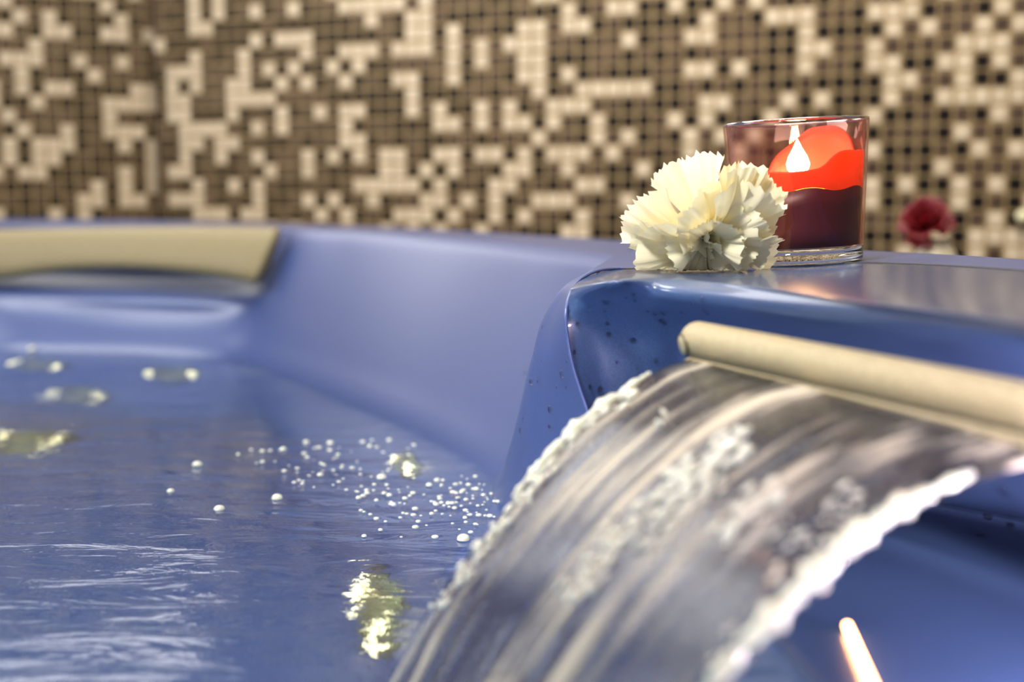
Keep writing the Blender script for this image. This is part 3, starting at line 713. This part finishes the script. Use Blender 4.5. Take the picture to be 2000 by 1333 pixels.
# ------------------------------------------------------------------ droplets on the wet acrylic
drops_ridge = [(1027, 730, 5), (1051, 745, 4), (1098, 731, 7), (1075, 800, 7), (1038, 746, 6), (1088, 757, 3), (1107, 757, 3), (1074, 834, 5), (1018, 841, 6), (1060, 640, 3), (1023, 818, 3), (1108, 707, 3), (1058, 705, 2)]
drops_face = [(1184, 590, 7), (1181, 607, 4), (1186, 632, 5), (1189, 654, 5), (1237, 574, 5), (1240, 587, 4), (1223, 580, 4), (1265, 607, 4), (1280, 613, 5), (1296, 628, 8), (1296, 611, 6), (1236, 666, 6),
              (1351, 591, 4), (1373, 587, 6), (1380, 607, 9), (1332, 610, 4), (1171, 763, 7), (1152, 757, 5), (1282, 706, 5), (1122, 688, 4), (1128, 633, 4), (1150, 600, 3), (1205, 708, 3), (1245, 720, 3), (1960, 960, 11), (1930, 1010, 9), (1915, 1050, 10), (1975, 1030, 7)]
dv, dfc = lathe([(1, 0), (.95, .28), (.72, .55), (.38, .68), (.01, .72)], 14)
proto = None
ORD = ['first', 'second', 'third', 'fourth', 'fifth', 'sixth', 'seventh', 'eighth', 'ninth', 'tenth', 'eleventh', 'twelfth', 'thirteenth', 'fourteenth', 'fifteenth', 'sixteenth', 'seventeenth', 'eighteenth', 'nineteenth', 'twentieth'] + ['twenty ' + w for w in ('first', 'second', 'third', 'fourth', 'fifth', 'sixth', 'seventh', 'eighth', 'ninth')] + ['thirtieth', 'thirty first', 'thirty second']
def droplets(lst, bv, label, group):
    global proto
    lst = sorted(lst, key=(lambda e: e[1]) if 'top' in label else (lambda e: (e[0], e[1])))
    for (w, (x, y, r)) in zip(ORD, lst):
        d = ray(x, y).normalized(); h = bv.ray_cast(EYE, d)
        if h[0] is None: continue
        nn = h[1] if h[1].dot(d) < 0 else -h[1]
        if proto is None:
            o = mesh_obj('water_droplet', dv, dfc, M_drop); proto = o
        else:
            o = proto.copy(); COL.objects.link(o)
        s = r * h[0].y / F * 1.0
        o.location = h[0] + nn * .00005; o.rotation_euler = nn.to_track_quat('Z', 'Y').to_euler(); o.scale = (s, s * 1.25, s)
        tag(o, label % (w, 'larger' if r > 5 else 'tiny'), 'water droplet', group)
droplets(drops_ridge, bv_shell, '%s from top of the %s clear droplets on the pale rounded ridge', 'droplets on the rounded ridge')
droplets(drops_face, bv_unit, '%s from left of the %s clear droplets on the dark blue waterfall face', 'droplets on the waterfall housing')

# ------------------------------------------------------------------ bubbles on the water
bub = [(385, 910, 16), (333, 962, 12), (428, 997, 18), (541, 975, 18), (62, 683, 12), (512, 884, 9), (553, 880, 11), (598, 866, 10), (645, 868, 12), (627, 908, 7), (625, 930, 10), (708, 866, 9), (722, 874, 9), (760, 862, 9),
       (808, 872, 8), (838, 950, 11), (787, 1005, 6), (843, 1006, 8), (908, 1014, 8), (743, 1038, 8), (711, 1050, 9), (660, 890, 7), (600, 896, 8), (465, 890, 7), (930, 958, 10), (875, 985, 8), (700, 975, 9), (760, 970, 10), (735, 980, 8), (905, 1055, 22), (745, 935, 16)]
bm_v, bm_f = lathe([(1, -.1), (.96, .25), (.75, .6), (.4, .82), (.01, .9)], 16)
bp_ = None
bub.sort()
for i, (x, y, r) in enumerate(bub):
    p = Pz(x, y, WATER); s = r * p.y / F * .62
    if bp_ is None: bp_ = o = mesh_obj('bubble', bm_v, bm_f, M_foam)
    else: o = bp_.copy(); COL.objects.link(o)
    o.location = (p.x, p.y, WATER + .0006); o.scale = (s, s * 1.4, s * .8)
    tag(o, '%s from left of the white bubbles on the tub water%s' % (ORD[i], ', among froth' if y > 940 and x > 650 else ''), 'bubble', 'bubbles on the tub water')
fv, ff = [], []
def froth(x0, y0, x1, y1, wid, n, a, b):
    for _ in range(n):
        t = q.random(); x = x0 + (x1 - x0) * t; y = y0 + (y1 - y0) * t + q.gauss(0, wid)
        if y < 850: continue
        p = Pz(x, y, WATER + .0006); r = q.uniform(a, b); blob(fv, ff, p, r, (1.2, 1.6, .6))
froth(480, 890, 800, 890, 14, 28, .0006, .0018)
froth(680, 975, 960, 1000, 22, 70, .0006, .0018)
froth(850, 950, 975, 975, 16, 40, .0006, .0018)
froth(560, 920, 760, 940, 14, 30, .0005, .0014)
tag(mesh_obj('froth', fv, ff, M_foam), 'band of fine white froth drifting on the blue water', 'froth', kind='stuff')
